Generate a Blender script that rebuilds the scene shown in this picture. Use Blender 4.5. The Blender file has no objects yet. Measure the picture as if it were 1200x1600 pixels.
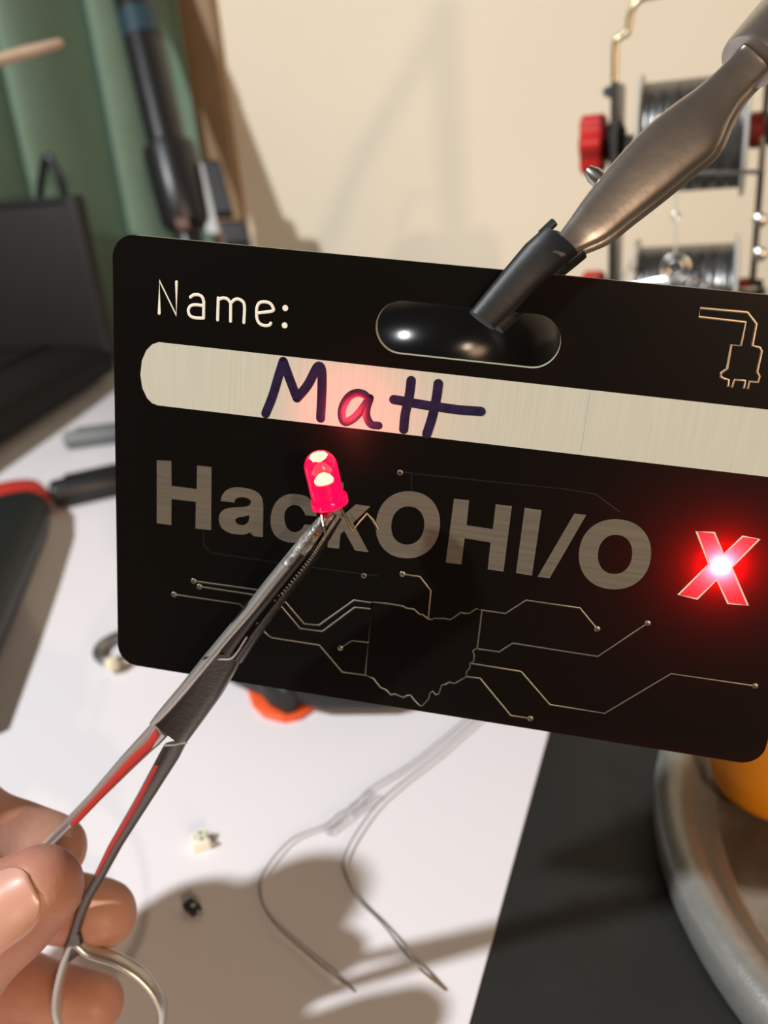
import bpy, bmesh, math, random
import numpy as np
from mathutils import Vector, Matrix

random.seed(7)
S = bpy.context.scene
COL = S.collection

# ------------------------------------------------------------------ camera
FPX, CAMH = 1350.0, 0.175
_n = np.array([300.0, 3200.0, FPX]); _n /= np.linalg.norm(_n)          # straight down, in lens axes
_dy = np.array([520.0, 0.0, FPX]); _dy[1] = -(_n[0]*_dy[0] + _n[2]*_dy[2])/_n[1]
_Y = _dy/np.linalg.norm(_dy); _Z = -_n; _X = np.cross(_Y, _Z)
CM = np.array([_X, _Y, _Z])                                             # lens axes -> world
CP = np.array([0.0, 0.0, CAMH])
cd = bpy.data.cameras.new('camera')
cam = bpy.data.objects.new('camera', cd); COL.objects.link(cam)
cd.sensor_fit = 'VERTICAL'; cd.sensor_height = 36.0; cd.sensor_width = 27.0
cd.lens = FPX*36.0/1600.0
cd.clip_start = 0.01; cd.clip_end = 20
cd.dof.use_dof = True; cd.dof.focus_distance = 0.132; cd.dof.aperture_fstop = 17.0
R = CM @ np.diag([1.0, -1.0, -1.0])
mw = Matrix.Identity(4)
for i in range(3):
    for j in range(3): mw[i][j] = R[i, j]
    mw[i][3] = CP[i]
cam.matrix_world = mw
S.camera = cam

# ------------------------------------------------------------------ light
S.view_settings.view_transform = 'Standard'
S.view_settings.look = 'None'
S.view_settings.gamma = 1.0
S.view_settings.use_curve_mapping = False
S.view_settings.exposure = 0.0
W = bpy.data.worlds.new('room_air'); S.world = W; W.use_nodes = True
W.node_tree.nodes['Background'].inputs[0].default_value = (1.0, 0.74, 0.52, 1)
W.node_tree.nodes['Background'].inputs[1].default_value = 0.025

def lamp(name, kind, loc, target, power, color, size):
    d = bpy.data.lights.new(name, kind); d.energy = power; d.color = color
    if kind == 'AREA': d.shape = 'DISK'; d.size = size
    else: d.shadow_soft_size = size
    o = bpy.data.objects.new(name, d); COL.objects.link(o)
    o.location = loc
    v = Vector(target) - Vector(loc)
    o.rotation_euler = v.to_track_quat('-Z', 'Y').to_euler()
    return o
lamp('desk_lamp_light', 'AREA', (-0.60, -0.41, 0.87), (-0.12, 0.1, 0.03), 15.2, (0.94, 0.97, 1.0), 0.05)
lamp('wall_lamp_light', 'AREA', (0.58, -0.68, 0.45), (-0.15, 0.5, 0.2), 4.2, (1.0, 0.76, 0.54), 0.03)
lamp('warm_fill_light', 'AREA', (1.15, -1.05, 0.28), (-0.15, 0.6, 0.15), 8.8, (1.0, 0.66, 0.43), 0.5)  # broad warm fill added behind the camera to lift wall and shadows

# ------------------------------------------------------------------ helpers
def V(a): return Vector((float(a[0]), float(a[1]), float(a[2])))
def ray(x, y): return CM @ np.array([(x-600.0)/FPX, (y-800.0)/FPX, 1.0])
def cp(x, y, d): return V(CP + ray(x, y)*d)                 # point at depth d
def tp(x, y, z=0.0):
    r = ray(x, y); return V(CP + r*((z-CAMH)/r[2]))         # point at height z
def yp(x, y, Y):
    r = ray(x, y); return V(CP + r*(Y/r[1]))                # point on a plane parallel to the back wall
RIGHT, DOWN, FWD = V(CM[:, 0]), V(CM[:, 1]), V(CM[:, 2])

def link(name, me, mat=None, parent=None):
    o = bpy.data.objects.new(name, me); COL.objects.link(o)
    if mat is not None:
        for m in (mat if isinstance(mat, (list, tuple)) else [mat]): me.materials.append(m)
    if parent is not None: attach(o, parent)
    return o
def attach(o, parent):
    o.parent = parent
    o.matrix_parent_inverse = Matrix.Identity(4)
    if not o.get('_local'):
        o.matrix_parent_inverse = WORLD[parent.name].inverted() if parent.name in WORLD else Matrix.Identity(4)
WORLD = {}
def thing(name, loc, label, cat, group=None, mat4=None):
    o = bpy.data.objects.new(name, None); COL.objects.link(o)
    o.empty_display_size = 0.01
    m = mat4 if mat4 is not None else Matrix.Translation(V(loc))
    o.matrix_world = m; WORLD[o.name] = m.copy()
    o['label'] = label; o['category'] = cat
    if group: o['group'] = group
    return o
def tag(o, label=None, cat=None, group=None, kind=None):
    for k, v in (('label', label), ('category', cat), ('group', group), ('kind', kind)):
        if v: o[k] = v
    return o
def smooth(me, ang=40):
    for p in me.polygons: p.use_smooth = True
    me.set_sharp_from_angle(angle=math.radians(ang))
    return me

class MB:
    """collects vertices and faces of one mesh"""
    def __init__(s): s.v = []; s.f = []; s.m = []
    def add(s, vs, fs, mi=0):
        b = len(s.v); s.v += [tuple(v) for v in vs]
        for f in fs: s.f.append([i+b for i in f]); s.m.append(mi)
        return s
    def mesh(s, name, ang=40):
        me = bpy.data.meshes.new(name); me.from_pydata(s.v, [], s.f); me.update()
        bm = bmesh.new(); bm.from_mesh(me)
        bmesh.ops.recalc_face_normals(bm, faces=bm.faces)
        bm.to_mesh(me); bm.free()
        if any(s.m):
            for p, i in zip(me.polygons, s.m): p.material_index = i
        return smooth(me, ang)
    def put(s, name, mat, parent=None, ang=40):
        return link(name, s.mesh(name, ang), mat, parent)
    def loft(s, secs, n=20, p=2.0, caps=True, mi=0):
        """secs: (centre, half axis a, half axis b); superellipse sections"""
        prof = []
        for i in range(n):
            t = 2*math.pi*i/n; c, q = math.cos(t), math.sin(t)
            prof.append((math.copysign(abs(c)**(2/p), c), math.copysign(abs(q)**(2/p), q)))
        vs = []; fs = []
        for c, a, b in secs:
            for x, y in prof: vs.append(c + a*x + b*y)
        for k in range(len(secs)-1):
            for i in range(n):
                j = (i+1) % n
                fs.append((k*n+i, k*n+j, (k+1)*n+j, (k+1)*n+i))
        if caps:
            fs.append(tuple(range(n))[::-1]); fs.append(tuple((len(secs)-1)*n+i for i in range(n)))
        return s.add(vs, fs, mi)
    def tube(s, pts, r, n=12, caps=True, closed=False, mi=0):
        pts = [V(p) for p in pts]; L = len(pts)
        rs = r if isinstance(r, (list, tuple)) else [r]*L
        tg = []
        for i in range(L):
            a = pts[(i-1) % L] if (closed or i > 0) else pts[0]
            b = pts[(i+1) % L] if (closed or i < L-1) else pts[-1]
            tg.append((b-a).normalized())
        up = Vector((0, 0, 1)) if abs(tg[0].z) < .9 else Vector((1, 0, 0))
        a = tg[0].cross(up).normalized(); secs = []
        for i in range(L):
            a = (a - tg[i]*a.dot(tg[i])).normalized(); b = tg[i].cross(a)
            secs.append((pts[i], a*rs[i], b*rs[i]))
        if closed:
            secs.append(secs[0]); return s.loft(secs, n, 2, False, mi)
        return s.loft(secs, n, 2, caps, mi)
    def box(s, c, ax, ay, az, bev=0.0, mi=0):
        c = V(c); ax, ay, az = Vector(ax), Vector(ay), Vector(az)
        if bev <= 0:
            vs = [c+ax*i+ay*j+az*k for i in (-1, 1) for j in (-1, 1) for k in (-1, 1)]
            return s.add(vs, [(0, 1, 3, 2), (4, 6, 7, 5), (0, 4, 5, 1), (2, 3, 7, 6), (0, 2, 6, 4), (1, 5, 7, 3)], mi)
        bm = bmesh.new(); bmesh.ops.create_cube(bm, size=2)
        M = Matrix((ax, ay, az)).transposed()
        for v in bm.verts: v.co = M @ v.co
        bmesh.ops.bevel(bm, geom=bm.edges[:], offset=bev, segments=3, affect='EDGES', profile=0.5)
        bm.verts.index_update()
        vs = [v.co + c for v in bm.verts]; fs = [[v.index for v in f.verts] for f in bm.faces]; bm.free()
        return s.add(vs, fs, mi)
    def lathe(s, o, axis, prof, n=48, mi=0, closed=False):
        """prof: (radius, height along axis)"""
        axis = Vector(axis).normalized(); o = V(o)
        t = Vector((1, 0, 0)) if abs(axis.x) < .9 else Vector((0, 1, 0))
        a = axis.cross(t).normalized(); b = axis.cross(a)
        secs = [(o+axis*h, a*max(r, 1e-6), b*max(r, 1e-6)) for r, h in prof]
        if closed: secs.append(secs[0])
        return s.loft(secs, n, 2, not closed, mi)

def spline(pts, k=6):
    """Catmull-Rom through points of any dimension"""
    P = [np.array(p, float) for p in pts]; out = []
    for i in range(len(P)-1):
        a = P[i-1] if i else 2*P[0]-P[1]
        b, c = P[i], P[i+1]
        d = P[i+2] if i+2 < len(P) else 2*P[-1]-P[-2]
        for j in range(k):
            t = j/k
            out.append(.5*((2*b)+(c-a)*t+(2*a-5*b+4*c-d)*t*t+(3*b-a-3*c+d)*t**3))
    out.append(P[-1]); return out
def cspline(pts, k=6):
    P = [np.array(p, float) for p in pts]; n = len(P); out = []
    for i in range(n):
        a, b, c, d = P[i-1], P[i], P[(i+1) % n], P[(i+2) % n]
        for j in range(k):
            t = j/k
            out.append(.5*((2*b)+(c-a)*t+(2*a-5*b+4*c-d)*t*t+(3*b-a-3*c+d)*t**3))
    return out
def filled(loops, z0, z1):
    """flat shape with holes, from closed 2D loops, extruded between z0 and z1"""
    cu = bpy.data.curves.new('outline', 'CURVE'); cu.dimensions = '2D'; cu.fill_mode = 'BOTH'
    cu.extrude = abs(z1-z0)/2
    for L in loops:
        sp = cu.splines.new('POLY'); sp.points.add(len(L)-1)
        for p, q in zip(sp.points, L): p.co = (q[0], q[1], 0, 1)
        sp.use_cyclic_u = True
    o = bpy.data.objects.new('outline', cu); me = bpy.data.meshes.new_from_object(o)
    bpy.data.objects.remove(o); bpy.data.curves.remove(cu)
    for v in me.vertices: v.co.z += (z0+z1)/2
    return me

# ------------------------------------------------------------------ materials
def mat(name, col, rough=.5, metal=0.0, spec=.5, noise=None, bump=None, sub=0.0, coat=0.0, emit=None):
    """noise: (scale, amount, second colour); bump: (scale, strength)"""
    m = bpy.data.materials.new(name); m.use_nodes = True
    nt = m.node_tree; b = nt.nodes['Principled BSDF']
    b.inputs['Base Color'].default_value = (*col, 1); b.inputs['Roughness'].default_value = rough
    b.inputs['Metallic'].default_value = metal; b.inputs['Specular IOR Level'].default_value = spec
    b.inputs['Coat Weight'].default_value = coat
    tc = nt.nodes.new('ShaderNodeTexCoord')
    if noise:
        n = nt.nodes.new('ShaderNodeTexNoise'); n.inputs['Scale'].default_value = noise[0]
        n.inputs['Detail'].default_value = 5
        nt.links.new(tc.outputs['Object'], n.inputs['Vector'])
        r = nt.nodes.new('ShaderNodeValToRGB')
        r.color_ramp.elements[0].position = .5-noise[1]; r.color_ramp.elements[1].position = .5+noise[1]
        r.color_ramp.elements[0].color = (*col, 1); r.color_ramp.elements[1].color = (*noise[2], 1)
        nt.links.new(n.outputs[0], r.inputs[0]); nt.links.new(r.outputs[0], b.inputs['Base Color'])
    if bump:
        n = nt.nodes.new('ShaderNodeTexNoise'); n.inputs['Scale'].default_value = bump[0]; n.inputs['Detail'].default_value = 4
        nt.links.new(tc.outputs['Object'], n.inputs['Vector'])
        q = nt.nodes.new('ShaderNodeBump'); q.inputs['Strength'].default_value = bump[1]; q.inputs['Distance'].default_value = .0005
        nt.links.new(n.outputs[0], q.inputs['Height']); nt.links.new(q.outputs[0], b.inputs['Normal'])
    if sub:
        b.inputs['Subsurface Weight'].default_value = sub
        b.inputs['Subsurface Radius'].default_value = (1.0, .35, .2); b.inputs['Subsurface Scale'].default_value = .0025
    if emit:
        b.inputs['Emission Color'].default_value = (*emit[0], 1); b.inputs['Emission Strength'].default_value = emit[1]
    return m
def streaks(m, scale, amount, colb, stretch):
    """brushed streaks along one axis of the object"""
    nt = m.node_tree; b = nt.nodes['Principled BSDF']; tc = nt.nodes.new('ShaderNodeTexCoord')
    mp = nt.nodes.new('ShaderNodeMapping'); mp.inputs['Scale'].default_value = stretch
    n = nt.nodes.new('ShaderNodeTexNoise'); n.inputs['Scale'].default_value = scale; n.inputs['Detail'].default_value = 6
    r = nt.nodes.new('ShaderNodeValToRGB')
    c = tuple(b.inputs['Base Color'].default_value)
    r.color_ramp.elements[0].position = .5-amount; r.color_ramp.elements[1].position = .5+amount
    r.color_ramp.elements[0].color = c; r.color_ramp.elements[1].color = (*colb, 1)
    nt.links.new(tc.outputs['Object'], mp.inputs[0]); nt.links.new(mp.outputs[0], n.inputs['Vector'])
    nt.links.new(n.outputs[0], r.inputs[0]); nt.links.new(r.outputs[0], b.inputs['Base Color'])
    return m

M = {}
M['wall'] = mat('wall_paint', (.90, .81, .635), .8, noise=(6, .2, (.87, .78, .605)), bump=(120, .1))
M['trim'] = mat('trim_paint', (.34, .22, .12), .6, noise=(20, .2, (.28, .18, .10)))
M['curtain'] = mat('curtain_cloth', (.20, .29, .215), .9, spec=.1, noise=(30, .2, (.18, .265, .195)), bump=(900, .3))
M['desk'] = mat('black_desk', (.011, .0115, .0105), .55, noise=(60, .2, (.015, .015, .0142)), bump=(1500, .25))
M['paper'] = mat('white_paper', (.80, .765, .79), .85, noise=(12, .3, (.79, .75, .77)), bump=(400, .05))
M['case'] = mat('black_case', (.007, .0065, .006), .8, spec=.3, noise=(20, .2, (.009, .0085, .0075)), bump=(500, .2))
M['screen'] = mat('screen_plastic', (.020, .0185, .017), .6, noise=(25, .2, (.017, .016, .0145)))
M['floor'] = mat('floor_wood', (.2, .12, .07), .6, noise=(8, .2, (.15, .09, .05)))
M['black_plastic'] = mat('black_plastic', (.012, .012, .013), .4)
M['black_rubber'] = mat('black_rubber', (.007, .0085, .009), .5, bump=(900, .08))
M['black_satin'] = mat('black_satin', (.018, .017, .018), .35)
M['gloss_black'] = mat('gloss_black', (.005, .005, .005), .19, spec=.35)
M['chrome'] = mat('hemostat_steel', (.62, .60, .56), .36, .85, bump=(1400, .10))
M['chrome_dimmed'] = mat('hemostat_dimmed_steel', (.17, .15, .135), .38, 1.0, bump=(1600, .10))  # darker copy of the steel; its dark reflection is put in the colour
M['chrome_fouled'] = mat('fouled_steel', (.62, .61, .57), .42, .85, noise=(900, .12, (.30, .29, .27)), bump=(1200, .5))
M['flux'] = mat('burnt_flux', (.16, .05, .01), .2)
M['clip_steel'] = mat('clip_steel', (.54, .485, .44), .32, .92, noise=(300, .3, (.45, .40, .36)), bump=(700, .05))
M['brass'] = mat('brass_wire', (.62, .50, .30), .3, 1.0)
M['steel'] = mat('steel_rod', (.6, .58, .54), .3, 1.0)
M['dark_steel'] = mat('dark_frame_metal', (.05, .05, .05), .35, .6)
M['red_plastic'] = mat('red_plastic', (.56, .022, .018), .38)
M['dark_red'] = mat('dark_red_plastic', (.20, .012, .014), .4)
M['red_grip'] = mat('red_grip', (.62, .035, .022), .5)
M['shank_red'] = mat('shank_red', (.40, .030, .024), .42)
M['orange_grip'] = mat('orange_grip', (.78, .10, .02), .5)
M['orange'] = mat('orange_plastic', (.90, .33, .008), .5, sub=.15)
M['tray'] = mat('tray_metal', (.36, .355, .33), .40, .55, noise=(400, .2, (.31, .305, .28)), bump=(1500, .15))
M['tray_dirty'] = mat('tray_floor', (.30, .25, .20), .65, .1, noise=(45, .14, (.14, .095, .06)), bump=(600, .3))
M['flange'] = mat('spool_flange', (.62, .62, .56), .35)
M['solder'] = streaks(mat('solder_wire', (.25, .25, .24), .33, .9, bump=(500, .3)), 60, .18, (.14, .14, .14), (30, 1, 1))
M['grey_pen'] = mat('grey_pen', (.17, .18, .18), .45)
M['blue_band'] = mat('blue_band', (.02, .055, .075), .5)
M['ring_steel'] = mat('ring_steel', (.36, .34, .32), .35, .9)
M['bead'] = mat('cream_bead', (.85, .78, .58), .4)
M['wire_grey'] = mat('grey_lead', (.26, .25, .24), .45, .3)
M['white_plastic'] = mat('white_nylon', (.86, .84, .70), .5, sub=.2)
M['socket'] = mat('socket_hole', (.10, .09, .06), .7)
M['wood_stick'] = mat('wooden_stick', (.42, .31, .21), .6, noise=(80, .2, (.36, .26, .17)))
M['copper'] = mat('copper_tone', (.12, .055, .03), .5)
# the badge
M['mask'] = mat('black_solder_mask', (.0042, .0038, .0030), .30, spec=.16)
M['laminate'] = mat('board_edge_laminate', (.40, .41, .30), .6)
M['white_ink'] = streaks(mat('white_ink', (.50, .505, .415), .5), 55, .22, (.45, .455, .375), (40, 1.2, 1))
M['letter_ink'] = mat('white_lettering', (.74, .72, .62), .5)
M['tin'] = streaks(mat('tinned_letters', (.27, .235, .18), .34, .6), 60, .2, (.20, .175, .135), (1, 30, 1))
M['trace'] = mat('tinned_trace', (.28, .255, .20), .42, 1.0)
M['buried'] = mat('covered_trace', (.008, .007, .0055), .4, spec=.2)
M['gold_line'] = mat('gold_line', (.46, .36, .24), .4, .9)
M['pale_rim'] = mat('pale_rim', (.62, .55, .46), .5)
M['marker'] = mat('navy_marker_ink', (.010, .006, .022), .28, noise=(700, .25, (.022, .016, .05)))
M['blue_line'] = mat('blue_grey_line', (.36, .40, .42), .6)
M['lead_wire'] = mat('tinned_lead', (.36, .29, .20), .35, 1.0)
def skin_material():
    m = mat('skin', (.50, .25, .165), .48, sub=.25, spec=.4)
    nt = m.node_tree; b = nt.nodes['Principled BSDF']; tc = nt.nodes.new('ShaderNodeTexCoord')
    n = nt.nodes.new('ShaderNodeTexNoise'); n.inputs['Scale'].default_value = 70; n.inputs['Detail'].default_value = 4
    r = nt.nodes.new('ShaderNodeValToRGB')
    r.color_ramp.elements[0].position = .35; r.color_ramp.elements[0].color = (.53, .28, .19, 1)
    r.color_ramp.elements[1].position = .68; r.color_ramp.elements[1].color = (.44, .19, .14, 1)
    nt.links.new(tc.outputs['Object'], n.inputs[0]); nt.links.new(n.outputs[0], r.inputs[0]); nt.links.new(r.outputs[0], b.inputs['Base Color'])
    w = nt.nodes.new('ShaderNodeTexNoise'); w.inputs['Scale'].default_value = 900; w.inputs['Detail'].default_value = 3
    q = nt.nodes.new('ShaderNodeBump'); q.inputs['Strength'].default_value = .25; q.inputs['Distance'].default_value = .0003
    nt.links.new(tc.outputs['Object'], w.inputs[0]); nt.links.new(w.outputs[0], q.inputs['Height']); nt.links.new(q.outputs[0], b.inputs['Normal'])
    return m
M['skin'] = skin_material()
M['nail'] = mat('nail', (.62, .33, .25), .3, sub=.2, coat=.3)
M['nail_tip'] = mat('nail_tip', (.78, .62, .42), .35)
def clear_material(name, tint, gloss):
    m = bpy.data.materials.new(name); m.use_nodes = True; nt = m.node_tree; nt.nodes.clear()
    o = nt.nodes.new('ShaderNodeOutputMaterial'); t = nt.nodes.new('ShaderNodeBsdfTransparent'); g = nt.nodes.new('ShaderNodeBsdfGlossy')
    f = nt.nodes.new('ShaderNodeLayerWeight'); f.inputs[0].default_value = gloss; x = nt.nodes.new('ShaderNodeMixShader')
    t.inputs[0].default_value = (*tint, 1); g.inputs['Roughness'].default_value = .1
    nt.links.new(f.outputs['Facing'], x.inputs[0]); nt.links.new(t.outputs[0], x.inputs[1]); nt.links.new(g.outputs[0], x.inputs[2]); nt.links.new(x.outputs[0], o.inputs[0])
    return m
M['clear'] = clear_material('clear_plastic', (.975, .97, .975), .25)
def translucent_mask():
    """board face: black mask that lets a little red through from the light inside"""
    m = M['mask'].copy(); m.name = 'black_solder_mask_face'; nt = m.node_tree
    o = nt.nodes['Material Output']; b = nt.nodes['Principled BSDF']
    t = nt.nodes.new('ShaderNodeBsdfTranslucent'); t.inputs[0].default_value = (.9, .05, .05, 1)
    x = nt.nodes.new('ShaderNodeMixShader'); x.inputs[0].default_value = .08
    nt.links.new(b.outputs[0], x.inputs[1]); nt.links.new(t.outputs[0], x.inputs[2]); nt.links.new(x.outputs[0], o.inputs[0])
    return m
M['mask_face'] = translucent_mask()
def window_material():
    m = bpy.data.materials.new('bare_laminate_window'); m.use_nodes = True; nt = m.node_tree; nt.nodes.clear()
    o = nt.nodes.new('ShaderNodeOutputMaterial'); t = nt.nodes.new('ShaderNodeBsdfTranslucent'); d = nt.nodes.new('ShaderNodeBsdfDiffuse')
    x = nt.nodes.new('ShaderNodeMixShader'); x.inputs[0].default_value = .35
    t.inputs[0].default_value = (.72, .66, .62, 1); d.inputs[0].default_value = (.09, .035, .03, 1)
    nt.links.new(t.outputs[0], x.inputs[1]); nt.links.new(d.outputs[0], x.inputs[2]); nt.links.new(x.outputs[0], o.inputs[0])
    return m
M['window'] = window_material()
def led_material():
    m = bpy.data.materials.new('lit_red_epoxy'); m.use_nodes = True; nt = m.node_tree; nt.nodes.clear()
    o = nt.nodes.new('ShaderNodeOutputMaterial')
    t = nt.nodes.new('ShaderNodeBsdfTransparent'); t.inputs[0].default_value = (1, .55, .5, 1)
    e = nt.nodes.new('ShaderNodeEmission'); e.inputs[0].default_value = (1.0, .002, .075, 1); e.inputs[1].default_value = 1.9
    g = nt.nodes.new('ShaderNodeBsdfGlossy'); g.inputs['Roughness'].default_value = .08
    f = nt.nodes.new('ShaderNodeFresnel'); f.inputs[0].default_value = 1.5
    x = nt.nodes.new('ShaderNodeMixShader'); x.inputs[0].default_value = .62
    y = nt.nodes.new('ShaderNodeMixShader')
    nt.links.new(t.outputs[0], x.inputs[1]); nt.links.new(e.outputs[0], x.inputs[2])
    nt.links.new(f.outputs[0], y.inputs[0]); nt.links.new(x.outputs[0], y.inputs[1]); nt.links.new(g.outputs[0], y.inputs[2])
    nt.links.new(y.outputs[0], o.inputs[0])
    return m
M['led'] = led_material()
def emission(name, col, s):
    m = bpy.data.materials.new(name); m.use_nodes = True; nt = m.node_tree; nt.nodes.clear()
    o = nt.nodes.new('ShaderNodeOutputMaterial'); e = nt.nodes.new('ShaderNodeEmission')
    e.inputs[0].default_value = (*col, 1); e.inputs[1].default_value = s
    nt.links.new(e.outputs[0], o.inputs[0]); return m
M['die_hotspot'] = emission('glowing_die_hotspot', (1.0, .62, .22), 16.0)
M['anvil'] = mat('led_anvil', (.06, .004, .004), .5)

# ------------------------------------------------------------------ the setting
WY = 0.80
def slab(name, x0, x1, y0, y1, z0, z1, m, bev=0.0, parent=None, kind='structure'):
    o = MB().box(((x0+x1)/2, (y0+y1)/2, (z0+z1)/2), ((x1-x0)/2, 0, 0), (0, (y1-y0)/2, 0), (0, 0, (z1-z0)/2), bev).put(name, m, parent)
    if kind: o['kind'] = kind
    return o
slab('wall_back', -2.2, 1.6, WY, WY+.1, -.74, 1.7, M['wall'])
slab('floor', -2.2, 1.6, -1.6, WY, -.78, -.74, M['floor'])
slab('trim_1', -.470, -.430, WY-.012, WY, -.70, 1.4, M['trim'], .0015)

desk = thing('desk', (0, .3, -.74), 'black matte desk under the white paper sheet', 'desk')
slab('tabletop', -1.25, .75, -.32, WY-.02, -.03, 0, M['desk'], .003, desk, None)
for x in (-1.18, .68):
    for y in (-.26, WY-.08): slab('leg', x-.025, x+.025, y-.025, y+.025, -.74, -.03, M['dark_steel'], .003, desk, None)

pe = tp(855, 1150); pf = tp(735, 1600)
px_edge = (pe.x+pf.x)/2
tag(slab('paper_sheet', -.80, px_edge, -.02, .74, 0, .0006, M['paper'], 0, None, None),
    'large white paper sheet spread on the black desk', 'paper')
PZ = .0006

# curtain at the left of the wall
def build_curtain():
    nx, nz = 240, 10; x0, x1 = -1.25, -.457; vs = []; fs = []
    for k in range(nz+1):
        z = .0+.75*k/nz
        for i in range(nx+1):
            t = i/nx; x = x0+(x1-x0)*t
            a = 2*math.pi*(x+.497)/.079+.25*math.sin(x*23)
            w = math.cos(a); w = math.copysign(abs(w)**.8, w)
            y = WY-.036-.030*min(1, max(0, -.47-x)/.07)-(.012+.050*min(1, max(0, -.46-x)/.09))*w*(1+.15*math.sin(x*37))
            vs.append((x, y, z))
    for k in range(nz):
        for i in range(nx):
            a = k*(nx+1)+i; fs.append((a, a+1, a+nx+2, a+nx+1))
    o = MB().add(vs, fs).put('curtain', M['curtain'], None, 80)
    md = o.modifiers.new('thickness', 'SOLIDIFY'); md.thickness = .0015
    tag(o, 'green cloth curtain hanging in deep folds beside the beige wall', 'curtain')
build_curtain()

# low black bag at the left, dark panel standing behind it
c0, c1 = tp(0, 725), tp(190, 594)
dx = (c0-c1).normalized(); nb_ = Vector((-dx.y, dx.x, 0))
if nb_.x > 0: nb_ = -nb_
far = c1-dx*.006; bag = thing('tool_bag', far+dx*.22+nb_*.14, 'low soft black bag lying at the left on the paper edge', 'bag')
b = MB(); secs = []
for k_, (s_, hw_, hh_) in enumerate(((0, .128, .013), (.005, .136, .0175), (.05, .1385, .020), (.16, .140, .022), (.28, .140, .021), (.38, .136, .019), (.43, .11, .012))):
    secs.append((far+dx*s_+nb_*.14+Vector((0, 0, PZ+hh_)), nb_*hw_, Vector((0, 0, hh_))))
b.loft(secs, 40, 4.0); b.put('body', M['case'], bag, 60)
b = MB(); b.tube(spline([far+dx*.03+nb_*.05+Vector((0, 0, .041)), far+dx*.15+nb_*.045+Vector((0, 0, .046)), far+dx*.30+nb_*.05+Vector((0, 0, .044)), far+dx*.38+nb_*.06+Vector((0, 0, .038))], 6), .0016, 8); b.put('zipper', M['black_satin'], bag)
pa = yp(115, 305, .640)
pn = thing('screen_panel', (pa.x-.20, .648, 0), 'dark grey flat screen panel standing at far left before the curtain', 'screen')
b = MB(); b.box((pa.x-.20, .648, pa.z/2+.012), (.20, 0, 0), (0, .008, 0), (0, 0, pa.z/2-.012), .004); b.put('panel', M['screen'], pn)
b = MB(); b.box((pa.x-.20, .6395, pa.z-.004), (.19, 0, 0), (0, .0016, 0), (0, 0, .0012), .0004); b.put('top_seam', M['black_satin'], pn)
b = MB(); b.box((pa.x-.20, .648, .0046), (.09, 0, 0), (0, .012, 0), (0, 0, .004), .002); b.put('foot', M['black_plastic'], pn)
b = MB(); b.box((pa.x-.20, .650, .02), (.03, 0, 0), (0, .004, 0), (0, 0, .018), .001); b.put('neck', M['black_plastic'], pn)

# thin dark cable looping over the case
pts = [yp(*q, .662) for q in ((60, 345), (64, 290), (73, 245), (86, 262), (98, 292), (106, 345))]
tag(MB().tube(spline(pts, 6), .0035, 8).put('cable', M['black_plastic']), 'short black cable loop sticking up over the dark screen panel', 'cable')

# tripod / boom pole in front of the curtain
def pole():
    d = .715
    t = thing('tripod_pole', tp(330, 640), 'black telescoping pole with a blue band leaning before the curtain', 'pole')
    def P(x, y): return cp(x, y, d)
    k = d/FPX
    u = (P(264, 233)-P(209, 0)).normalized()
    top = P(209, 0)-u*.10
    b = MB(); b.tube([top, P(264, 240)], .030*k*1000, 28); b.put('tube', M['black_satin'], t)
    b = MB(); b.tube([P(214.5, 23), P(224, 63)], .0313*k*1000, 28); b.put('colour_band', M['blue_band'], t)
    r = .042*k*1000
    b = MB(); b.lathe(P(264, 233), u, [(r*.80, -.003), (r*.98, 0), (r, .004), (r*.97, .03), (r*.90, .062), (r*.8, .066)], 32); b.put('clamp_collar', M['black_satin'], t)
    e = P(264, 233)+u*.30
    b = MB(); b.tube([P(264, 240)+u*.05, P(264, 240)+u*(.19)], .022*k*1000, 24); b.put('lower_tube', M['black_satin'], t)
    b = MB(); b.box(P(341, 296), RIGHT*.0052, u*.021, FWD*.006, .0015); b.put('clamp_lever', M['black_plastic'], t)
    b = MB(); b.box(P(322, 312), RIGHT*.0038, u*.030, FWD*.004, .001); b.put('clamp_plate', M['ring_steel'], t)
    b = MB(); b.box(P(368, 366), RIGHT*.0085, u*.008, FWD*.006, .0015); b.put('lever_end', M['black_plastic'], t)
    b = MB(); b.box(P(294, 362), RIGHT*.004, u*.004, FWD*.004, .001)
    for v in b.v: pass
    o = b.put('copper_screw', M['copper'], t)
    o.location = -FWD*.018
pole()

tag(MB().tube([cp(-220, 152, .42), cp(40, 82, .42), cp(92, 68, .42), cp(99, 66, .42)], [.0032, .003, .0024, .0012], 12).put('wooden_stick', M['wood_stick']),
    'thin pale wooden stick poking in from the left edge above', 'stick')

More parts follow.
